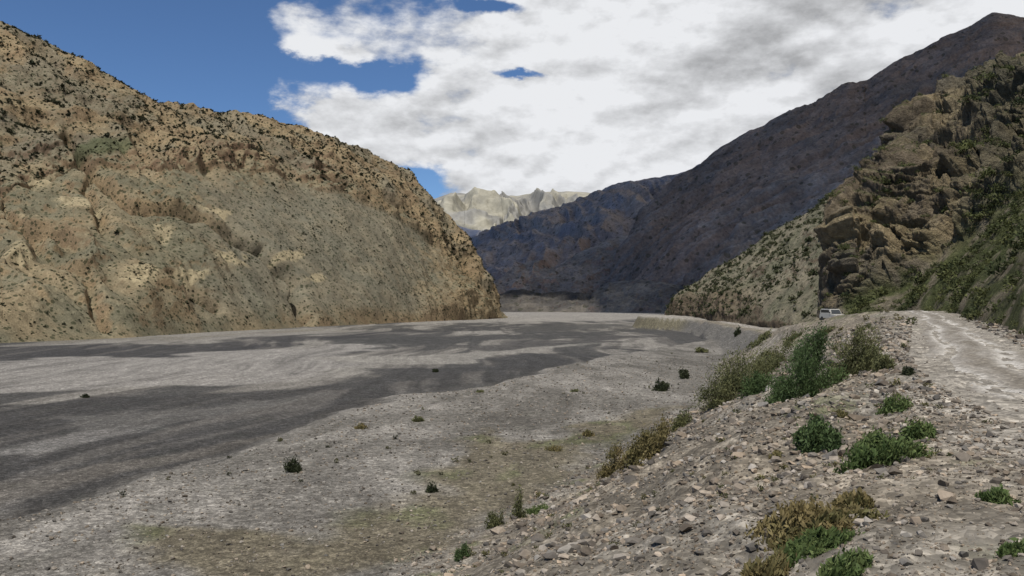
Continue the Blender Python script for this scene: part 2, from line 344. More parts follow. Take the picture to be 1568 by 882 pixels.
def cl(P, n):
    st = 1-n[..., 2]; a = f3(x/35, y/35, z/35, 5, .6); b = f3(x/12+5, y/12, z/12, 5, .6)
    c = mix(c3(.22, .178, .112), c3(.148, .136, .092), ss(-.2, .2, a)[..., None])
    c = mix(c, c3(.150, .140, .106), (scree*.8)[..., None])
    c = mix(c, c3(.205, .178, .125), (scree*ss(.02, .22, b+gul3*.1)*.6)[..., None])
    tan = mix(c3(.275, .20, .115), c3(.20, .138, .083), ss(-.2, .2, b)[..., None])
    c = mix(c, tan, (ss(.40, .62, st+b*.15)*(1-.85*scree)*.7)[..., None])
    c = mix(c, mix(c3(.195, .14, .085), c3(.25, .19, .113), ss(-.3, .3, np.sin((z+wr*26+rough*6)/3.3))[..., None]), (upper*.5)[..., None])
    c = mix(c, c3(.16, .152, .118), (upper*ss(-.05, .2, a)*.5)[..., None])
    c = mix(c, c3(.13, .08, .055), (cliffy*ss(.45, .7, st+b*.3)*.6)[..., None])
    c = mix(c, c3(.26, .198, .115), (nose*ss(-.1, .25, b)*.7)[..., None])
    c = mix(c, c3(.34, .285, .18), (ss(.35, .7, buff+b*1.1)*.8)[..., None])
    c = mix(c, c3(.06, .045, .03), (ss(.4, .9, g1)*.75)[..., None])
    gr = np.exp(-(((PX-160)/50)**2+((PY-245)/14)**2)); c = mix(c, c3(.075, .095, .045), (ss(.35, .8, gr+a*.8)*.65)[..., None])
    return c*1.0
LP, LN = finish('left_mountain', P, disp, cl, M_left); LU, LV, LS = U, V, scree

# --- bush/leaf helpers
def leafcluster(n, rs, leaf, flat=.75, seed=0):
    r = np.random.RandomState(seed); k = max(3, n//9); cc = r.normal(size=(k, 3)); cc /= np.linalg.norm(cc, axis=1)[:, None]; cc *= r.uniform(.3, .8, (k, 1)); cc[:, 2] = np.abs(cc[:, 2])*flat+.12
    c = cc[r.randint(0, k, n)]+r.normal(size=(n, 3))*.17*np.array([1, 1, flat]); c[:, 2] = np.maximum(c[:, 2], .02)
    a = r.normal(size=(n, 3)); a /= np.linalg.norm(a, axis=1)[:, None]; b = np.cross(a, r.normal(size=(n, 3))); b /= np.linalg.norm(b, axis=1)[:, None]
    l = leaf*r.uniform(.6, 1.4, (n, 1)); V = np.stack([c-a*l, c+b*l*.45, c+a*l, c-b*l*.45], 1).reshape(-1, 3)
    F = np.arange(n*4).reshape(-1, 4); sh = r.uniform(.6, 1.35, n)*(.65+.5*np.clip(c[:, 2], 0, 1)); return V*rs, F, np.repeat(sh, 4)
def scatter(name, temps, pos, size, cols, mat, smooth=False, rot3=False, zs=1.0):
    N = len(pos); k = R.randint(0, len(temps), N); Vs = []; Fs = []; Cs = []; o = 0
    for i, tmp in enumerate(temps):
        V0, F0, sh = tmp; ii = np.where(k == i)[0]; m = len(ii)
        if m == 0: continue
        a = R.uniform(0, 6.283, m); ca, sa = np.cos(a), np.sin(a); s = size[ii]
        s = s if s.ndim == 2 else np.stack([s, s, s*zs], 1)
        W = V0[None]*s[:, None]; X_ = W[..., 0]*ca[:, None]-W[..., 1]*sa[:, None]; Y_ = W[..., 0]*sa[:, None]+W[..., 1]*ca[:, None]
        Wd = np.stack([X_, Y_, W[..., 2]], 2)+pos[ii][:, None]
        Vs.append(Wd.reshape(-1, 3)); Fs.append((F0[None]+(np.arange(m)*len(V0))[:, None, None]+o).reshape(-1, F0.shape[1])); o += m*len(V0)
        Cs.append((cols[ii][:, None]*sh[None, :, None]).reshape(-1, 3))
    return mk_mesh(name, np.concatenate(Vs), np.concatenate(Fs), mat, np.concatenate(Cs), smooth)
def pick(P, N, prob):
    p = prob.ravel()/prob.sum(); i = R.choice(p.size, N, p=p); q = P.reshape(-1, 3)[i].copy(); return q, i
def area(P):
    du = np.gradient(P, axis=1); dv = np.gradient(P, axis=0); return np.linalg.norm(np.cross(du, dv), axis=2)
def gcol(n, a=(.03, .042, .018), b=(.065, .07, .03)): return mix(np.array(a), np.array(b), R.uniform(0, 1, (n, 1)))
tiny = [leafcluster(16, 1, .5, .9, s) for s in range(6)]
clump = f3(LP[..., 0]/25, LP[..., 1]/25, LP[..., 2]/25, 3)
pr = area(LP)*(LV < 3.02)*(LV > .04)*(LU < 760)*(.4+ss(-.1, .35, clump))*mix(.9, 1.1, ss(.95, 1.2, LV))
q, i = pick(LP, 19000, pr); sz = R.lognormal(-.35, .42, len(q))*mix(.56, 1.15, ss(1, 1.3, LV.ravel()[i]))
scatter('hillside_shrubs', tiny, q-[0, 0, .1], np.clip(sz, .3, 2.6), gcol(len(q), (.022, .028, .013), (.05, .05, .025)), M_leaf)

# --- dark big mountain on the right
base = [zr(880, 1380, -3), zr(930, 1307, -3), zr(1000, 1150, -3), zr(1100, 950, 0), zr(1300, 760, 0), zr(1568, 620, 0), zr(2300, 520, 0)]
midr = [(880, 474, 1400), (930, 445, 1380), (960, 400, 1400), (1000, 360, 1380), (1100, 330, 1300), (1300, 260, 1200), (1568, 200, 1100), (2300, 150, 1000)]
rdg = [(880, 476, 1420), (920, 470, 1430), (945, 425, 1460), (958, 385, 1500), (985, 350, 1550), (1012, 312, 1620), (1060, 262, 1720), (1092, 238, 1750), (1110, 225, 1750), (1150, 200, 1740), (1172, 193, 1730), (1200, 172, 1700), (1240, 160, 1680), (1262, 150, 1680), (1300, 132, 1650), (1330, 125, 1640), (1370, 98, 1620), (1410, 80, 1600), (1450, 55, 1580), (1490, 40, 1560), (1520, 20, 1550), (1550, 24, 1550), (1600, 40, 1540), (2300, -150, 1500)]
P, V, U = loft([(0, base), (170, midr), (200, rdg)], 880, 2100, 760, sm=5)
x, y, z = P[..., 0], P[..., 1], P[..., 2]; sC = -.35*x+.93*y; wr = f3(x/320, y/320, z/320, 3)
env = ss(0, .2, V)*mix(.3, 1, ss(2, 1.75, V)+ss(2, 2.2, V))*mix(.15, 1, ss(900, 1000, U))
sl = sC+z*.55
gul = 1-2*np.abs(p2(sl/130+wr*1.2, z/900+wr)); gul2 = 1-2*np.abs(p2(sl/45+wr*2, z/420+wr*2)); g3_ = 1-2*np.abs(p2(sl/16+wr*4, z/200+wr*2))
disp = env*(gul*17+gul2*10+g3_*4.5+f3(x/60, y/60, z/60, 6, .62)*15)
def cl2(P, n):
    a = f3(x/150, y/150, z/150, 5, .6); b = f3(x/40, y/40, z/40, 4)
    c = mix(c3(.29, .225, .19), c3(.215, .188, .175), ss(-.2, .25, a)[..., None])
    c = mix(c, c3(.36, .33, .31), (ss(.0, .3, g3_*.25+b*.6)*ss(1500, 1000, y)*ss(1.5, .9, V)*.75)[..., None])
    c = mix(c, c3(.13, .105, .092), (ss(.35, .6, -gul2*.6+b)*.5)[..., None])
    return mix(c, c3(.27, .185, .14), (ss(.45, .7, 1-n[..., 2]+b*.2)*.5)[..., None])
finish('dark_mountain', P, disp, cl2, M_dark)

# --- middle distance mountain + low terraces
base = [zr(600, 1500, -3), zr(757, 1400, -3), zr(900, 1450, -3), zr(1200, 1500, -3)]
midr = [(600, 440, 1800), (700, 428, 1800), (757, 420, 1750), (830, 398, 1750), (900, 385, 1750), (1200, 370, 1800)]
rdg = [(600, 400, 2900), (700, 384, 2850), (716, 374, 2800), (750, 358, 2750), (775, 349, 2700), (800, 342, 2650), (825, 328, 2600), (860, 320, 2600), (900, 305, 2550), (938, 286, 2500), (975, 277, 2450), (1010, 272, 2450), (1050, 262, 2400), (1200, 200, 2400)]
P, V, U = loft([(0, base), (150, midr), (170, rdg)], 600, 1200, 600, sm=5)
x, y, z = P[..., 0], P[..., 1], P[..., 2]; wr = f3(x/300, y/300, z/300, 3)
env = ss(0, .15, V)*mix(.25, 1, ss(2, 1.8, V)+ss(2, 2.2, V))
mg = 1-2*np.abs(p2((x+z*.5)/110+wr*1.5, y/500))
disp = env*(mg*26+(1-2*np.abs(p2((x+z*.5)/40+wr*3, y/200)))*11+f3(x/50, y/50, z/50, 6, .62)*17)
def cl3(P, n):
    a = f3(x/150, y/150, z/150, 5, .6); b = f3(x/40, y/40, z/40, 4)
    c = mix(c3(.26, .25, .27), c3(.34, .29, .265), ss(-.2, .2, a)[..., None])
    return mix(c, c3(.33, .235, .19), (ss(.3, .55, 1-n[..., 2]+b*.3)*ss(1.3, .9, V)*.7)[..., None])
finish('middle_mountain', P, disp, cl3, M_dark)
# intermediate spur between the dark and the middle mountain
base = [zr(700, 1330, -2), zr(800, 1400, -2), zr(960, 1420, -2), zr(1100, 1420, -2)]
rdg = [(700, 478, 1340), (730, 462, 1420), (757, 436, 1500), (790, 412, 1560), (820, 400, 1600), (850, 408, 1600), (885, 388, 1620), (930, 368, 1650), (965, 360, 1680), (1000, 350, 1700), (1100, 340, 1720)]
P, V, U = loft([(0, base), (150, rdg)], 700, 1100, 500, sm=4)
x, y, z = P[..., 0], P[..., 1], P[..., 2]; wr = f3(x/200, y/200, z/200, 3)
disp = ss(0, .15, V)*mix(.3, 1, ss(1, .8, V)+ss(1, 1.2, V))*((1-2*np.abs(p2((x-z*.4)/60+wr*2, y/300)))*14+rid3(x/45, y/60, z/40, 5, .55)*10+f3(x/20, y/20, z/20, 4)*4)
def cl3c(P, n):
    a = f3(x/90, y/90, z/90, 5, .6); b = f3(x/30, y/30, z/30, 4)
    c = mix(c3(.34, .30, .27), c3(.25, .235, .225), ss(-.2, .2, a)[..., None])
    return mix(c, c3(.34, .23, .18), (ss(.3, .55, 1-n[..., 2]+b*.3)*.7)[..., None])
finish('valley_spur', P, disp, cl3c, M_dark)
base = [zr(740, 1150, -2), zr(800, 1120, -2), zr(900, 1080, -2), zr(1040, 1000, -2), zr(1200, 900, -2)]
rdg = [(740, 476, 1200), (765, 450, 1260), (800, 442, 1280), (830, 452, 1260), (860, 446, 1250), (905, 452, 1200), (930, 434, 1180), (975, 428, 1160), (1010, 432, 1120), (1060, 440, 1070), (1200, 430, 1000)]
P, V, U = loft([(0, base), (120, rdg)], 740, 1200, 500, sm=3)
x, y, z = P[..., 0], P[..., 1], P[..., 2]
disp = ss(0, .15, V)*mix(.3, 1, ss(1, .8, V)+ss(1, 1.2, V))*(rid3(x/40, y/60, z/30, 5, .55)*8+f3(x/18, y/18, z/18, 4)*4)
def cl3b(P, n):
    b = f3(x/30, y/30, z/30, 4); c = mix(c3(.12, .108, .092), c3(.08, .075, .07), ss(-.2, .2, b)[..., None])
    c = mix(c, c3(.11, .08, .065), (ss(.3, .55, 1-n[..., 2]+b*.3)*.7)[..., None])
    return c*(1+1.3*ss(880, 940, U))[..., None]  # colour brightened on the right part to offset the cloud shade there
finish('river_terrace', P, disp, cl3b, M_dark)
# --- far pale mountains
base = [zr(500, 5000, 0), zr(1100, 5000, 0)]
rdg = [(500, 310, 7500), (640, 306, 7500), (668, 301, 7500), (690, 294, 7500), (712, 296, 7500), (740, 294, 7500), (770, 299, 7500), (800, 297, 7400), (840, 292, 7400), (870, 292, 7400), (900, 294, 7400), (930, 300, 7400), (1100, 290, 7400)]
P, V, U = loft([(0, base), (200, rdg)], 500, 1100, 500, sm=3)
x, y, z = P[..., 0], P[..., 1], P[..., 2]; wr = f3(x/900, y/900, z/900, 3)
disp = ss(0, .2, V)*mix(.045, 1, ss(1, .7, V)+ss(1, 1.2, V))*((1-2*np.abs(p2((x+z*.5)/380+wr, y/2500+wr)))*150+(1-2*np.abs(p2((x+z*.5)/140+wr*3, y/900)))*70+f3(x/150, y/150, z/150, 6, .6)*60)
def cl4(P, n): return mix(c3(.28, .265, .215), c3(.20, .195, .18), ss(-.15, .15, f3(x/400, y/400, z/400, 5))[..., None])
finish('far_mountain', P, disp, cl4, M_far)
base = [zr(560, 3400, 0), zr(900, 3400, 0)]
rdg = [(560, 320, 3900), (660, 332, 3900), (690, 338, 3900), (720, 349, 3900), (745, 357, 3900), (800, 372, 3900), (900, 380, 3900)]
P, V, U = loft([(0, base), (120, rdg)], 560, 900, 300, sm=3)
x, y, z = P[..., 0], P[..., 1], P[..., 2]
disp = ss(0, .2, V)*((1-2*np.abs(p2(x/130, y/500)))*35+f3(x/70, y/70, z/70, 5, .6)*25)*mix(.3, 1, ss(1, .8, V)+ss(1, 1.2, V))
finish('distant_hill', P, disp, lambda P, n: np.ones(P.shape)*c3(.42, .42, .47), M_far)  # bluish base colour stands in for aerial haze

# --- scrubby hillside beyond the bend
base = [zr(1020, 440, 0), zr(1035, 420, 0), zr(1060, 380, 1), zr(1100, 310, 2), zr(1180, 235, 3), zr(1260, 190, 3), zr(1400, 170, 3), zr(1600, 170, 4)]
midr = [(1020, 478, 445), (1035, 462, 428), (1060, 460, 395), (1100, 462, 335), (1180, 455, 265), (1260, 440, 225), (1400, 420, 220), (1600, 400, 220)]
rdg = [(1020, 484, 460), (1030, 462, 450), (1045, 448, 445), (1062, 440, 440), (1100, 412, 420), (1150, 381, 400), (1190, 352, 385), (1240, 325, 370), (1270, 300, 360), (1300, 283, 350), (1345, 252, 345), (1400, 215, 340), (1600, 120, 340)]
P, V, U = loft([(0, base), (60, midr), (220, rdg)], 1020, 1600, 620, sm=4)
x, y, z = P[..., 0], P[..., 1], P[..., 2]; cliff = ss(.15, .5, V)*ss(1.25, .95, V)*ss(1200, 1100, U)
env = ss(0, .2, V)*mix(.3, 1, ss(2, 1.85, V)+ss(2, 2.2, V))*mix(.2, 1, ss(1020, 1050, U))
disp = env*((1-2*np.abs(p2(x/26+y/80, z/80)))*2.5+f3(x/16, y/16, z/16, 5, .55)*3+cliff*rid3(x/9, y/9, z/14, 4)*2.8)
def cl5(P, n):
    b = f3(x/12, y/12, z/12, 5); c = mix(c3(.18, .16, .115), c3(.125, .12, .082), ss(-.2, .2, b)[..., None])
    return mix(c, c3(.12, .088, .06), (np.maximum(cliff*.8, ss(.45, .65, 1-n[..., 2]))*.8)[..., None])
HP, HN = finish('scrub_hillside', P, disp, cl5, M_hill)
pr = area(HP)*(V < 1.99)*(V > .3)*(.3+ss(-.2, .3, f3(x/14, y/14, z/14, 3)))
q, i = pick(HP, 3800, pr); small = [leafcluster(40, 1, .26, .8, 20+s) for s in range(6)]
scatter('scrub_bushes', small, q-[0, 0, .1], np.clip(R.lognormal(-.2, .4, len(q)), .4, 2.4), gcol(len(q), (.035, .046, .02), (.075, .08, .038)), M_leaf)

# --- crag with vegetated skirt, near right
base = [zr(1262, 137, 4), zr(1280, 130, 5), zr(1300, 126, 6), zr(1340, 122, 7), zr(1400, 114, 8), zr(1450, 94, 8.3), zr(1500, 64, 8.5), zr(1568, 40, 8.5), zr(1800, 21, 8.5), zr(2600, 10, 8.5)]
foot = [(1262, 486, 143), (1280, 478, 136), (1300, 468, 135), (1340, 460, 134), (1380, 438, 132), (1420, 410, 130), (1470, 378, 126), (1520, 340, 120), (1568, 305, 114), (1800, 240, 84), (2600, 100, 60)]
mid2 = [(1262, 488, 147), (1270, 470, 146), (1280, 435, 145), (1292, 395, 144), (1310, 345, 144), (1345, 320, 144), (1380, 290, 144), (1420, 265, 143), (1470, 250, 141), (1568, 225, 134), (1800, 150, 104), (2600, 0, 80)]
rdg = [(1262, 489, 152), (1270, 465, 156), (1280, 420, 158), (1290, 370, 160), (1300, 330, 162), (1314, 290, 165), (1340, 286, 168), (1358, 268, 171), (1374, 244, 172), (1386, 208, 174), (1396, 184, 174), (1414, 174, 174), (1445, 164, 174), (1466, 146, 174), (1500, 136, 172), (1530, 120, 168), (1568, 92, 162), (1800, -50, 140), (2600, -300, 130)]
P, V, U = loft([(0, base), (170, foot), (210, mid2), (200, rdg)], 1262, 2000, 1050, sm=3)
x, y, z = P[..., 0], P[..., 1], P[..., 2]
wr = f3(x/30, y/30, z/30, 3); wr2 = f3(x/10, y/10, z/10, 3); rock = ss(.85, 1.15, V+wr*.5)
env = ss(0, .25, V)*mix(.6, 1, ss(3, 2.85, V)+ss(3, 3.15, V))*mix(.25, 1, ss(1262, 1310, U))
def cell(sx, sy, sz, sd_):   # faceted, jointed rock blocks
    a = (x*.8+y*.6)/sx+wr*2+wr2*.5; b = (y*.8-x*.6)/sy+wr2; c = (z+x*.25)/sz+wr*1.3+wr2*.4
    i = np.floor(a).astype(int); j = np.floor(b).astype(int); k = np.floor(c).astype(int)
    h = _p[_p[_p[(i+sd_) & 255]+(j & 255)]+(k & 255)]/255.
    e = np.minimum.reduce([a-np.floor(a), np.ceil(a)-a, c-np.floor(c), np.ceil(c)-c])
    return h-.6*(1-ss(0, .14, e))
c7 = cell(8, 10, 16, 3); c3_ = cell(3, 4, 6, 11)
disp = env*(rock*(rid3(x/22+wr, y/22, z/44, 4, .5)*7.5-2.5+(c7-.4)*3.4+(c3_-.4)*1.5+(cell(1.4, 2, 2.2, 17)-.4)*.6+f3(x/4, y/4, z/4, 5, .65)*1.8+rid3(x/8, y/8, z/24, 4)*1.8)+(1-rock)*(f3(x/9, y/9, z/9, 5)*1.5))
crv = c7+c3_
def cl6(P, n):
    b = f3(x/8, y/8, z/8, 5, .6); a = f3(x/20+3, y/20, z/20, 4)
    c = mix(c3(.27, .215, .13), c3(.155, .125, .088), ss(-.2, .25, b+crv*.1)[..., None])
    c = mix(c, c3(.115, .105, .085), (ss(-.02, .22, a)*.65)[..., None])
    c = mix(c, c3(.09, .088, .06), (ss(1440, 1540, U+wr*60)*.55)[..., None])
    veg = mix(c3(.075, .085, .035), c3(.19, .165, .118), ss(-.1, .25, f3(x/5, y/5, z/5, 4))[..., None])
    return mix(c, veg, np.maximum(1-rock, ss(.6, .85, n[..., 2]+b*.15+a*.1)*.75)[..., None])
CP, CN = finish('rocky_crag', P, disp, cl6, M_crag)
med = [leafcluster(130, 1, .13, .75, 40+s) for s in range(8)]
up_ = ss(.55, .8, CN[..., 2])
pr = area(CP)*(V < 2.98)*(V > .05)*mix(.9, .05+.4*up_+.35*ss(1440, 1550, U), rock)*(.12+ss(-.1, .3, f3(x/8, y/8, z/8, 3)))*(U < 1900)
q, i = pick(CP, 2600, pr); dist = np.linalg.norm(q, axis=1)
scatter('crag_bushes', med, q-[0, 0, .08], np.clip(R.lognormal(-.35, .5, len(q)), .22, 2.2)*np.clip(dist/90, .35, 1), gcol(len(q), (.035, .048, .018), (.12, .13, .048)), M_leaf)

# ------------------------------------------------------------------ stones
def hull(seed):
    r = np.random.RandomState(seed); bm = bmesh.new(); sc = r.uniform(.6, 1, 3)*[1, .8, .6]
    for i in range(13):
        v = r.normal(size=3); v /= np.linalg.norm(v); v = v*sc*r.uniform(.85, 1); bm.verts.new(v)
    bmesh.ops.convex_hull(bm, input=bm.verts); bm.verts.index_update()
    loose = [v for v in bm.verts if not v.link_faces]; bmesh.ops.delete(bm, geom=loose, context='VERTS')
    bmesh.ops.triangulate(bm, faces=bm.faces); bm.verts.index_update()
    V = np.array([v.co[:] for v in bm.verts]); F = np.array([[v.index for v in f.verts] for f in bm.faces]); bm.free()
    return V, F, np.ones(len(V))
hulls = [hull(s) for s in range(28)]
def stones(name, N, pxr, dr, k, cap, cond, power=1.0, lo=(.075, .071, .066), hi=(.33, .305, .27), sig=.55, cl=-.2):
    px = R.uniform(*pxr, N); D = np.exp(R.uniform(math.log(dr[0]), math.log(dr[1]), N)); X_ = (px-CX)/FOC*D; Y_ = D
    m = cond(X_, Y_)&(p2(X_*.35, Y_*.35)+p2(X_*1.2, Y_*1.2)*.5+R.uniform(-.7, .7, N) > cl); X_, Y_ = X_[m], Y_[m]; n = len(X_)
    s = np.minimum(Y_**power*k*R.lognormal(0, sig, n), cap*R.uniform(.6, 1.1, n)); z_ = ground_z(X_, Y_)
    g = R.uniform(0, 1, (n, 1)); c = mix(np.array(lo), np.array(hi), g**1.6); c = mix(c, c*c3(1.12, .94, .76), R.uniform(0, .9, (n, 1)))
    pos = np.stack([X_, Y_, z_+s*.2], 1); scatter(name, hulls, pos, s, c, M_stone, zs=1.0)
def on_slope(x, y):
    return (x > np.interp(y, fy, fx)-.5) & (road_dist(x, y) > 2.0)
def on_bed(x, y): return (x < np.interp(y, fy, fx)+1) & (sdf(TERR, x, y) > .5)
stones('slope_stones', 40000, (560, 1900), (3.5, 80), .0032, .22, on_slope, cl=-.2)
stones('slope_boulders', 1300, (560, 1900), (5, 70), .0085, .42, on_slope, sig=.35)
stones('slope_gravel', 65000, (560, 1900), (3.5, 45), .0014, .08, on_slope, lo=(.08, .075, .065), hi=(.27, .24, .20), cl=-.6)
stones('riverbed_cobbles', 36000, (-400, 1150), (28, 170), .0014, .2, on_bed, lo=(.06, .057, .052), hi=(.28, .265, .24))
stones('road_pebbles', 3500, (1200, 1900), (10, 60), .0014, .05, lambda x, y: road_dist(x, y) < 3.2)

# ------------------------------------------------------------------ near shrubs
def shrub(px, py, wpx, hpx, ca, cb, n=3000, leaf=None, name='shrub', dense=1.0):
    X0, Y0, Z0 = hit(px, py); rw = wpx/2/FOC*Y0; rh = hpx/FOC*Y0; r = np.random.RandomState(int(px*7+py))
    k = int(26*dense); cc = r.normal(size=(k, 3)); cc /= np.linalg.norm(cc, axis=1)[:, None]; cc *= r.uniform(.25, .88, (k, 1)); cc[:, 2] = np.abs(cc[:, 2])
    cs = r.uniform(.10, .24, k)
    j = r.randint(0, k, n); c = cc[j]+r.normal(size=(n, 3))*cs[j][:, None]*.75; c[:, 2] = np.abs(c[:, 2])
    up = np.array([0, 0, .7]); a = r.normal(size=(n, 3))*.7+up+c*.5; a /= np.linalg.norm(a, axis=1)[:, None]; b = np.cross(a, r.normal(size=(n, 3))); b /= np.linalg.norm(b, axis=1)[:, None]
    lf = leaf or max(.03, Y0*.0013); l = lf*r.uniform(.6, 1.5, (n, 1)); c = c*[rw, rw*.8, rh]
    V = np.stack([c-a*l, c+b*l*.38, c+a*l, c-b*l*.38], 1).reshape(-1, 3); F = np.arange(n*4).reshape(-1, 4)
    tone = r.uniform(0, 1, k)[j]; sh = r.uniform(.8, 1.5, n); C = mix(np.array(ca), np.array(cb), np.clip(tone*.7+r.uniform(0, .3, n), 0, 1)[:, None])*sh[:, None]; C = np.repeat(C, 4, 0)
    e = cc*[rw, rw*.8, rh]; st = r.normal(size=(k, 3))*[rw*.06, rw*.06, 0]; th = max(.006, rw*.012); off = np.array([[th, 0, 0], [-th, 0, 0], [0, th, 0], [0, -th, 0]])
    SV = []; SF = []; o = len(V)
    for i in range(k):
        for q2 in (0, 2):
            SV += [st[i]+off[q2]-[0, 0, .05], st[i]+off[q2+1]-[0, 0, .05], e[i]+off[q2+1]*.4, e[i]+off[q2]*.4]; SF.append([o, o+1, o+2, o+3]); o += 4
    V = np.concatenate([V, SV]); F = np.concatenate([F, SF]); C = np.concatenate([C, np.tile([.09, .07, .05], (len(SV), 1))])
    gz = ground_z(X0+V[:, 0], Y0+V[:, 1]); V[:, 2] += gz-.02
    V[:, 0] += X0; V[:, 1] += Y0
    return mk_mesh(name, V, F, M_leaf, C, False)
G = ((.035, .058, .022), (.075, .11, .04)); O = ((.06, .068, .03), (.135, .135, .06)); Dk = ((.02, .028, .014), (.045, .05, .025)); Yl = ((.08, .08, .03), (.18, .14, .065)); Gb = ((.05, .08, .025), (.11, .14, .05))
SH = [(1120, 608, 135, 74, O, 14000), (1228, 604, 130, 102, G, 19000), (1312, 570, 96, 70, O, 10500), (1180, 570, 90, 46, O, 5500), (1160, 602, 60, 44, G, 4500), (1014, 598, 34, 18, Dk, 1800), (1047, 580, 24, 20, Dk, 1000),
      (1353, 566, 46, 28, O, 3000), (1391, 574, 24, 16, Dk, 1200), (451, 723, 32, 26, Dk, 2200), (660, 754, 20, 14, Dk, 1000), (1255, 686, 88, 54, G, 8000), (990, 702, 100, 58, Yl, 8000), (940, 724, 60, 40, Yl, 3000), (1040, 655, 40, 22, O, 1500),
      (758, 806, 36, 30, O, 1800), (793, 792, 26, 48, O, 1200), (707, 856, 34, 26, G, 2000), (667, 570, 11, 6, Dk, 300), (131, 609, 14, 6, Dk, 300), (1130, 512, 16, 12, Dk, 500), (1165, 522, 50, 12, O, 800), (1215, 520, 40, 14, O, 800), (1262, 512, 36, 12, O, 700), (900, 668, 22, 10, Yl, 600), (1075, 540, 26, 10, O, 500), (1320, 508, 40, 12, O, 800)]
for px, py, w_, h_, (a, b), n in SH: shrub(px, py, w_, h_, a, b, n)
WD = [(1345, 706, 170, 54, Gb, 10000), (1405, 672, 60, 34, Gb, 2500), (1240, 820, 200, 40, Yl, 6500), (1250, 838, 130, 28, Gb, 4500), (1290, 888, 100, 34, Gb, 4000), (1170, 892, 100, 30, Yl, 3500), (1530, 770, 60, 24, Gb, 1800), (1550, 850, 60, 22, Gb, 1800),
      (552, 656, 30, 8, Yl, 500), (640, 645, 22, 9, O, 500), (850, 690, 40, 8, Yl, 600), (735, 601, 16, 4, O, 200), (1368, 630, 60, 24, Gb, 1800), (1290, 640, 40, 12, Yl, 800), (1190, 700, 26, 10, Yl, 500), (1310, 770, 70, 20, Yl, 1500), (880, 600, 16, 5, O, 200), (820, 785, 40, 10, Gb, 700), (1500, 482, 50, 12, Gb, 900), (1545, 495, 50, 12, Yl, 900)]
for px, py, w_, h_, (a, b), n in WD: shrub(px, py, w_, h_, a, b, n, leaf=None, name='weeds')
m = 520; px = R.uniform(650, 1568, m); D = np.exp(R.uniform(math.log(7), math.log(130), m)); X_ = (px-CX)/FOC*D
k = on_slope(X_, D) & (f2(X_*.12, D*.12, 2) > -.05); X_, D = X_[k], D[k]
tuft = [leafcluster(60, 1, .2, 1.0, 70+s) for s in range(5)]
scatter('grass_tufts', tuft, np.stack([X_, D, ground_z(X_, D)-.02], 1), np.clip(D*.007, .06, .5)*R.uniform(.5, 1.3, len(D)), gcol(len(D), (.05, .06, .025), (.14, .125, .05)), M_leaf)
px = R.uniform(-200, 1100, 160); D = np.exp(R.uniform(math.log(45), math.log(260), 160)); X_ = (px-CX)/FOC*D; k = (X_ < np.interp(D, fy, fx)) & (sdf(TERR, X_, D) > 0); X_, D = X_[k], D[k]
scatter('riverbed_tufts', tuft, np.stack([X_, D, ground_z(X_, D)-.02], 1), R.uniform(.15, .4, len(D)), gcol(len(D), (.03, .035, .018), (.09, .085, .035)), M_leaf)

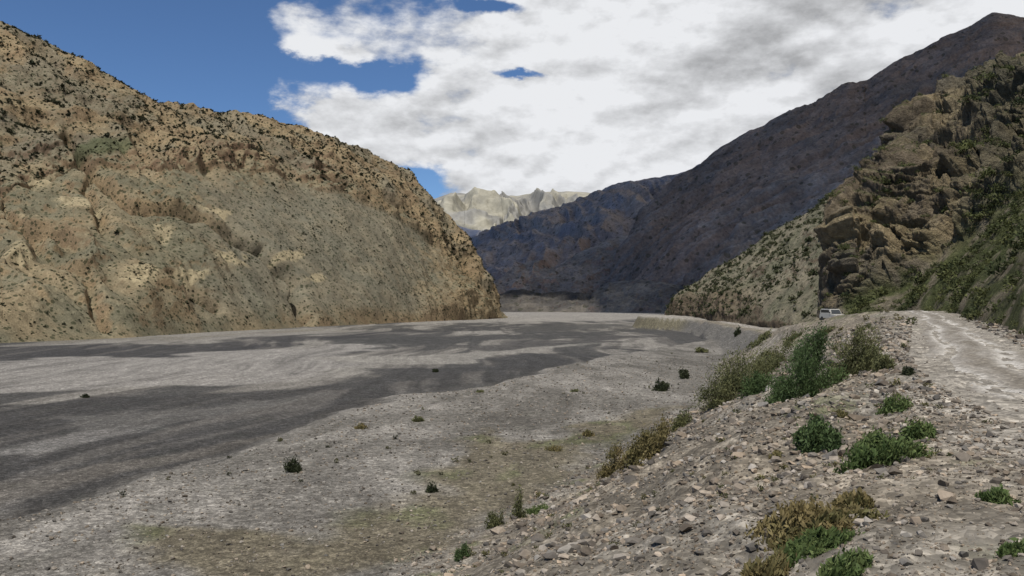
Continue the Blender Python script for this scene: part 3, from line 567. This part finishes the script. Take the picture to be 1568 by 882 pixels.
# ------------------------------------------------------------------ jeep
def jeep(x, y, z, rot):
    root = bpy.data.objects.new('jeep', None); S.collection.objects.link(root)
    white = plain('jeep_paint', (.42, .41, .38), .5); glass = plain('jeep_glass', (.03, .035, .04), .1); black = plain('rubber', (.02, .02, .02), .8); lamp = plain('lamp_glass', (.6, .6, .55), .15); chrome = plain('jeep_grille', (.08, .08, .08), .4)
    def ob(name, bm, mat):
        me = bpy.data.meshes.new(name); bm.to_mesh(me); bm.free(); me.materials.append(mat); o = bpy.data.objects.new(name, me); S.collection.objects.link(o); o.parent = root; return o
    def prism(name, prof, w, mat, bev=.05, taper=0):
        bm = bmesh.new(); zc = [p[1] for p in prof]; z0, z1 = min(zc), max(zc)
        L = []
        for s in (-1, 1): L.append([bm.verts.new((s*(w/2-taper*(p[1]-z0)/(z1-z0)), p[0], p[1])) for p in prof])
        bm.faces.new(L[0]); bm.faces.new(L[1][::-1]); n = len(prof)
        for i in range(n): bm.faces.new([L[0][i], L[1][i], L[1][(i+1) % n], L[0][(i+1) % n]])
        bmesh.ops.recalc_face_normals(bm, faces=bm.faces)
        if bev: bmesh.ops.bevel(bm, geom=bm.edges[:], offset=bev, segments=2, affect='EDGES')
        return ob(name, bm, mat)
    prism('body', [(-2.15, .45), (-2.2, .95), (-1.0, 1.08), (2.1, 1.08), (2.15, .45)], 1.78, white, .06)
    prism('cabin', [(-1.0, 1.06), (-.55, 1.78), (2.0, 1.82), (2.1, 1.06)], 1.7, white, .06, .12)
    prism('windscreen', [(-1.0, 1.15), (-.68, 1.68), (-.60, 1.68), (-.9, 1.15)], 1.42, glass, 0, .1)
    for s in (-1, 1):
        o = prism('side_window', [(-.6, 1.18), (-.35, 1.66), (1.75, 1.68), (1.85, 1.18)], .04, glass, 0); o.location.x = s*.80
        for yy in (-1.35, 1.35):
            bm = bmesh.new(); bmesh.ops.create_cone(bm, cap_ends=True, segments=24, radius1=.37, radius2=.37, depth=.24, matrix=Matrix.Translation((s*.8, yy, .37))@Matrix.Rotation(math.pi/2, 4, 'Y'))
            bmesh.ops.bevel(bm, geom=bm.edges[:], offset=.02, segments=1, affect='EDGES'); ob('wheel', bm, black)
        bm = bmesh.new(); bmesh.ops.create_cone(bm, cap_ends=True, segments=16, radius1=.12, radius2=.11, depth=.08, matrix=Matrix.Translation((s*.62, -2.2, .8))@Matrix.Rotation(math.pi/2, 4, 'X')); ob('headlight', bm, lamp)
        prism('mirror', [(-.95, 1.2), (-.95, 1.38), (-.88, 1.38), (-.88, 1.2)], .16, black, 0).location.x = s*.95
    prism('grille', [(-2.24, .65), (-2.24, .9), (-2.16, .9), (-2.16, .65)], .9, chrome, 0)
    prism('bumper', [(-2.34, .42), (-2.34, .58), (-2.18, .58), (-2.18, .42)], 1.74, black, .02)
    prism('roof_rack', [(-.3, 1.86), (-.3, 1.93), (1.8, 1.93), (1.8, 1.86)], 1.2, black, .01)
    root.location = (x, y, z); root.rotation_euler = (0, 0, rot)
jy = 121.0; k = np.argmin(np.abs(RC[:, 1]-jy)); jx = RC[k, 0]-1.7
jeep(jx, jy, float(ground_z(np.array([jx]), np.array([jy]))[0])+.08, .15)

# ------------------------------------------------------------------ sun, clouds, sky
sd = Vector((-.18, -.45, .87)).normalized()
sun = bpy.data.objects.new('sun', bpy.data.lights.new('sun', 'SUN')); S.collection.objects.link(sun)
sun.data.energy = 4.5; sun.data.angle = math.radians(.5); sun.data.color = (1, .95, .87)
sun.rotation_euler = (-sd).to_track_quat('-Z', 'Y').to_euler()
def shade_cloud(name, foot, alt, thick, n, ns):
    foot = np.array(foot, float); off = np.array([sd.x, sd.y])/sd.z*alt
    mn, mx = foot.min(0)-ns, foot.max(0)+ns; gx, gy = np.meshgrid(np.linspace(mn[0], mx[0], n), np.linspace(mn[1], mx[1], n))
    d = sdf(foot, gx, gy)+f2(gx/ns, gy/ns, 5, .6)*ns*.9; m = np.clip(d/ns, 0, 1)**.5
    top = m*thick*(1+.5*f2(gx/ns*2, gy/ns*2, 4)); bot = -m*thick*.2
    V = np.concatenate([np.stack([gx+off[0], gy+off[1], alt+top], 2).reshape(-1, 3), np.stack([gx+off[0], gy+off[1], alt+bot], 2).reshape(-1, 3)])
    F = gridfaces(n, n); keep = (m.ravel()[F] > 0).any(1); F = F[keep]; mk_mesh(name, V, np.concatenate([F, F[:, ::-1]+n*n]), M_cloud)
shade_cloud('shade_cloud', [(260, 560), (1200, 400), (3000, 500), (3300, 4700), (-600, 4700), (-500, 1300), (-120, 1230), (60, 1230), (110, 1180), (160, 950)], 3000, 300, 260, 80)  # unseen cloud added above the frame, outline shaped to shade the dark mountain

Wd = bpy.data.worlds.new('World'); S.world = Wd; Wd.use_nodes = True; t = NT(Wd.node_tree)
out = t.n('ShaderNodeOutputWorld'); sky = t.n('ShaderNodeTexSky', sky_type='NISHITA'); sky.sun_disc = False
sky.sun_elevation = math.asin(sd.z); sky.sun_rotation = math.atan2(sd.x, sd.y); sky.altitude = 2800; sky.dust_density = .4; sky.air_density = 1.0; sky.ozone_density = 2.0
tint = t.mixc('MULTIPLY', 1.0, sky.outputs[0], (.66, .82, .98, 1))
bg = t.n('ShaderNodeBackground'); t.l(tint, bg.inputs[0]); bg.inputs[1].default_value = .105
co = t.n('ShaderNodeTexCoord').outputs['Generated']; sp = t.n('ShaderNodeSeparateXYZ'); t.l(co, sp.inputs[0]); dx, dy, dz = sp.outputs
cb = t.n('ShaderNodeCombineXYZ'); t.l(dx, cb.inputs[0]); t.l(dy, cb.inputs[1]); t.l(t.m('MULTIPLY', dz, 2.0), cb.inputs[2]); pv = cb.outputs[0]
def off(vec, o):
    nd = t.n('ShaderNodeVectorMath', operation='ADD'); t.l(vec, nd.inputs[0]); nd.inputs[1].default_value = o; return nd.outputs[0]
W1 = t.noise(off(pv, (5, 1, 3)), 7, 9, .6); W2 = t.noise(off(pv, (8, 3, 1)), 7, 9, .6)
az = t.m('ADD', t.m('ARCTAN2', dx, dy), t.m('MULTIPLY', t.m('SUBTRACT', W1, .5), .16)); el = t.m('ADD', t.m('ARCSINE', dz), t.m('MULTIPLY', t.m('SUBTRACT', W2, .5), .075))
O_ = (3.1, 1.7, .4)
N1 = t.noise(off(pv, O_), 4.2, 14, .58); N2 = t.noise(off(pv, (O_[0]-.006, O_[1], O_[2]+.035)), 4.2, 14, .58); N3 = t.noise(off(pv, (9, 4, 2)), 3.0, 5, .5)
N4 = t.noise(off(pv, (1, 7, 5)), 11, 12, .56); N5 = t.noise(off(pv, (1, 7, 5.022)), 11, 12, .56)
def gz(px, py, sx, sy, amp):
    a0 = math.atan((px-CX)/FOC); e0 = math.atan((HZ-py)/FOC*math.cos(a0)); sa, se = sx/FOC, sy/FOC
    u = t.m('DIVIDE', t.m('SUBTRACT', az, a0), sa); v = t.m('DIVIDE', t.m('SUBTRACT', el, e0), se)
    s = t.m('ADD', t.m('MULTIPLY', u, u), t.m('MULTIPLY', v, v)); return t.m('MULTIPLY', t.m('EXPONENT', t.m('MULTIPLY', s, -1.0)), amp)
bias = t.mr(az, math.atan((300-CX)/FOC), math.atan((650-CX)/FOC), -.38, .28, True)
for g in [(550, 112, 66, 20, -.36), (650, 270, 56, 28, -.50), (770, 121, 46, 9, -.40), (750, 12, 60, 12, -.38), (445, 30, 60, 34, .36), (490, 78, 80, 10, .22), (510, 188, 66, 38, .42), (850, 200, 260, 90, .12), (250, 130, 180, 120, -.10), (600, 225, 60, 20, .14), (1250, 60, 400, 100, .15), (330, 92, 40, 10, .14), (280, 118, 40, 8, .14)]:
    bias = t.m('ADD', bias, gz(*g))
dens = t.m('ADD', t.m('MULTIPLY_ADD', N1, 1.4, -.2), bias); dens = t.m('ADD', dens, t.m('MULTIPLY', t.m('SUBTRACT', N4, .5), .45))
mask = t.mr(dens, .47, .68, 0, 1, True)
emb = t.m('ADD', t.m('MULTIPLY', t.m('SUBTRACT', N1, N2), 2.1), t.m('MULTIPLY', t.m('SUBTRACT', N4, N5), 1.1)); br = t.m('ADD', t.mr(N3, .38, .62, .91, .68), emb)  # light from above put into the cloud brightness by offset noise
br = t.m('ADD', br, t.mr(dens, .5, .75, -.05, .03)); br = t.m('MINIMUM', t.m('MAXIMUM', br, .46), .95)
cc = t.n('ShaderNodeCombineXYZ'); t.l(t.m('MULTIPLY', br, .985), cc.inputs[0]); t.l(br, cc.inputs[1]); t.l(t.m('MULTIPLY', br, 1.03), cc.inputs[2])
bg2 = t.n('ShaderNodeBackground'); t.l(cc.outputs[0], bg2.inputs[0]); bg2.inputs[1].default_value = .88
mx = t.n('ShaderNodeMixShader'); t.l(mask, mx.inputs[0]); t.l(bg.outputs[0], mx.inputs[1]); t.l(bg2.outputs[0], mx.inputs[2]); t.l(mx.outputs[0], out.inputs[0])

# ------------------------------------------------------------------ camera
cam = bpy.data.objects.new('camera', bpy.data.cameras.new('camera')); S.collection.objects.link(cam); S.camera = cam
cam.location = (0, 0, EYE); cam.rotation_euler = (math.pi/2, 0, 0); cam.data.sensor_width = 36; cam.data.lens = FOC/1568*36
cam.data.shift_y = (HZ-441)/1568; cam.data.clip_start = .1; cam.data.clip_end = 40000
S.view_settings.view_transform = 'Standard'; S.view_settings.look = 'None'; S.view_settings.exposure = 0; S.view_settings.gamma = 1
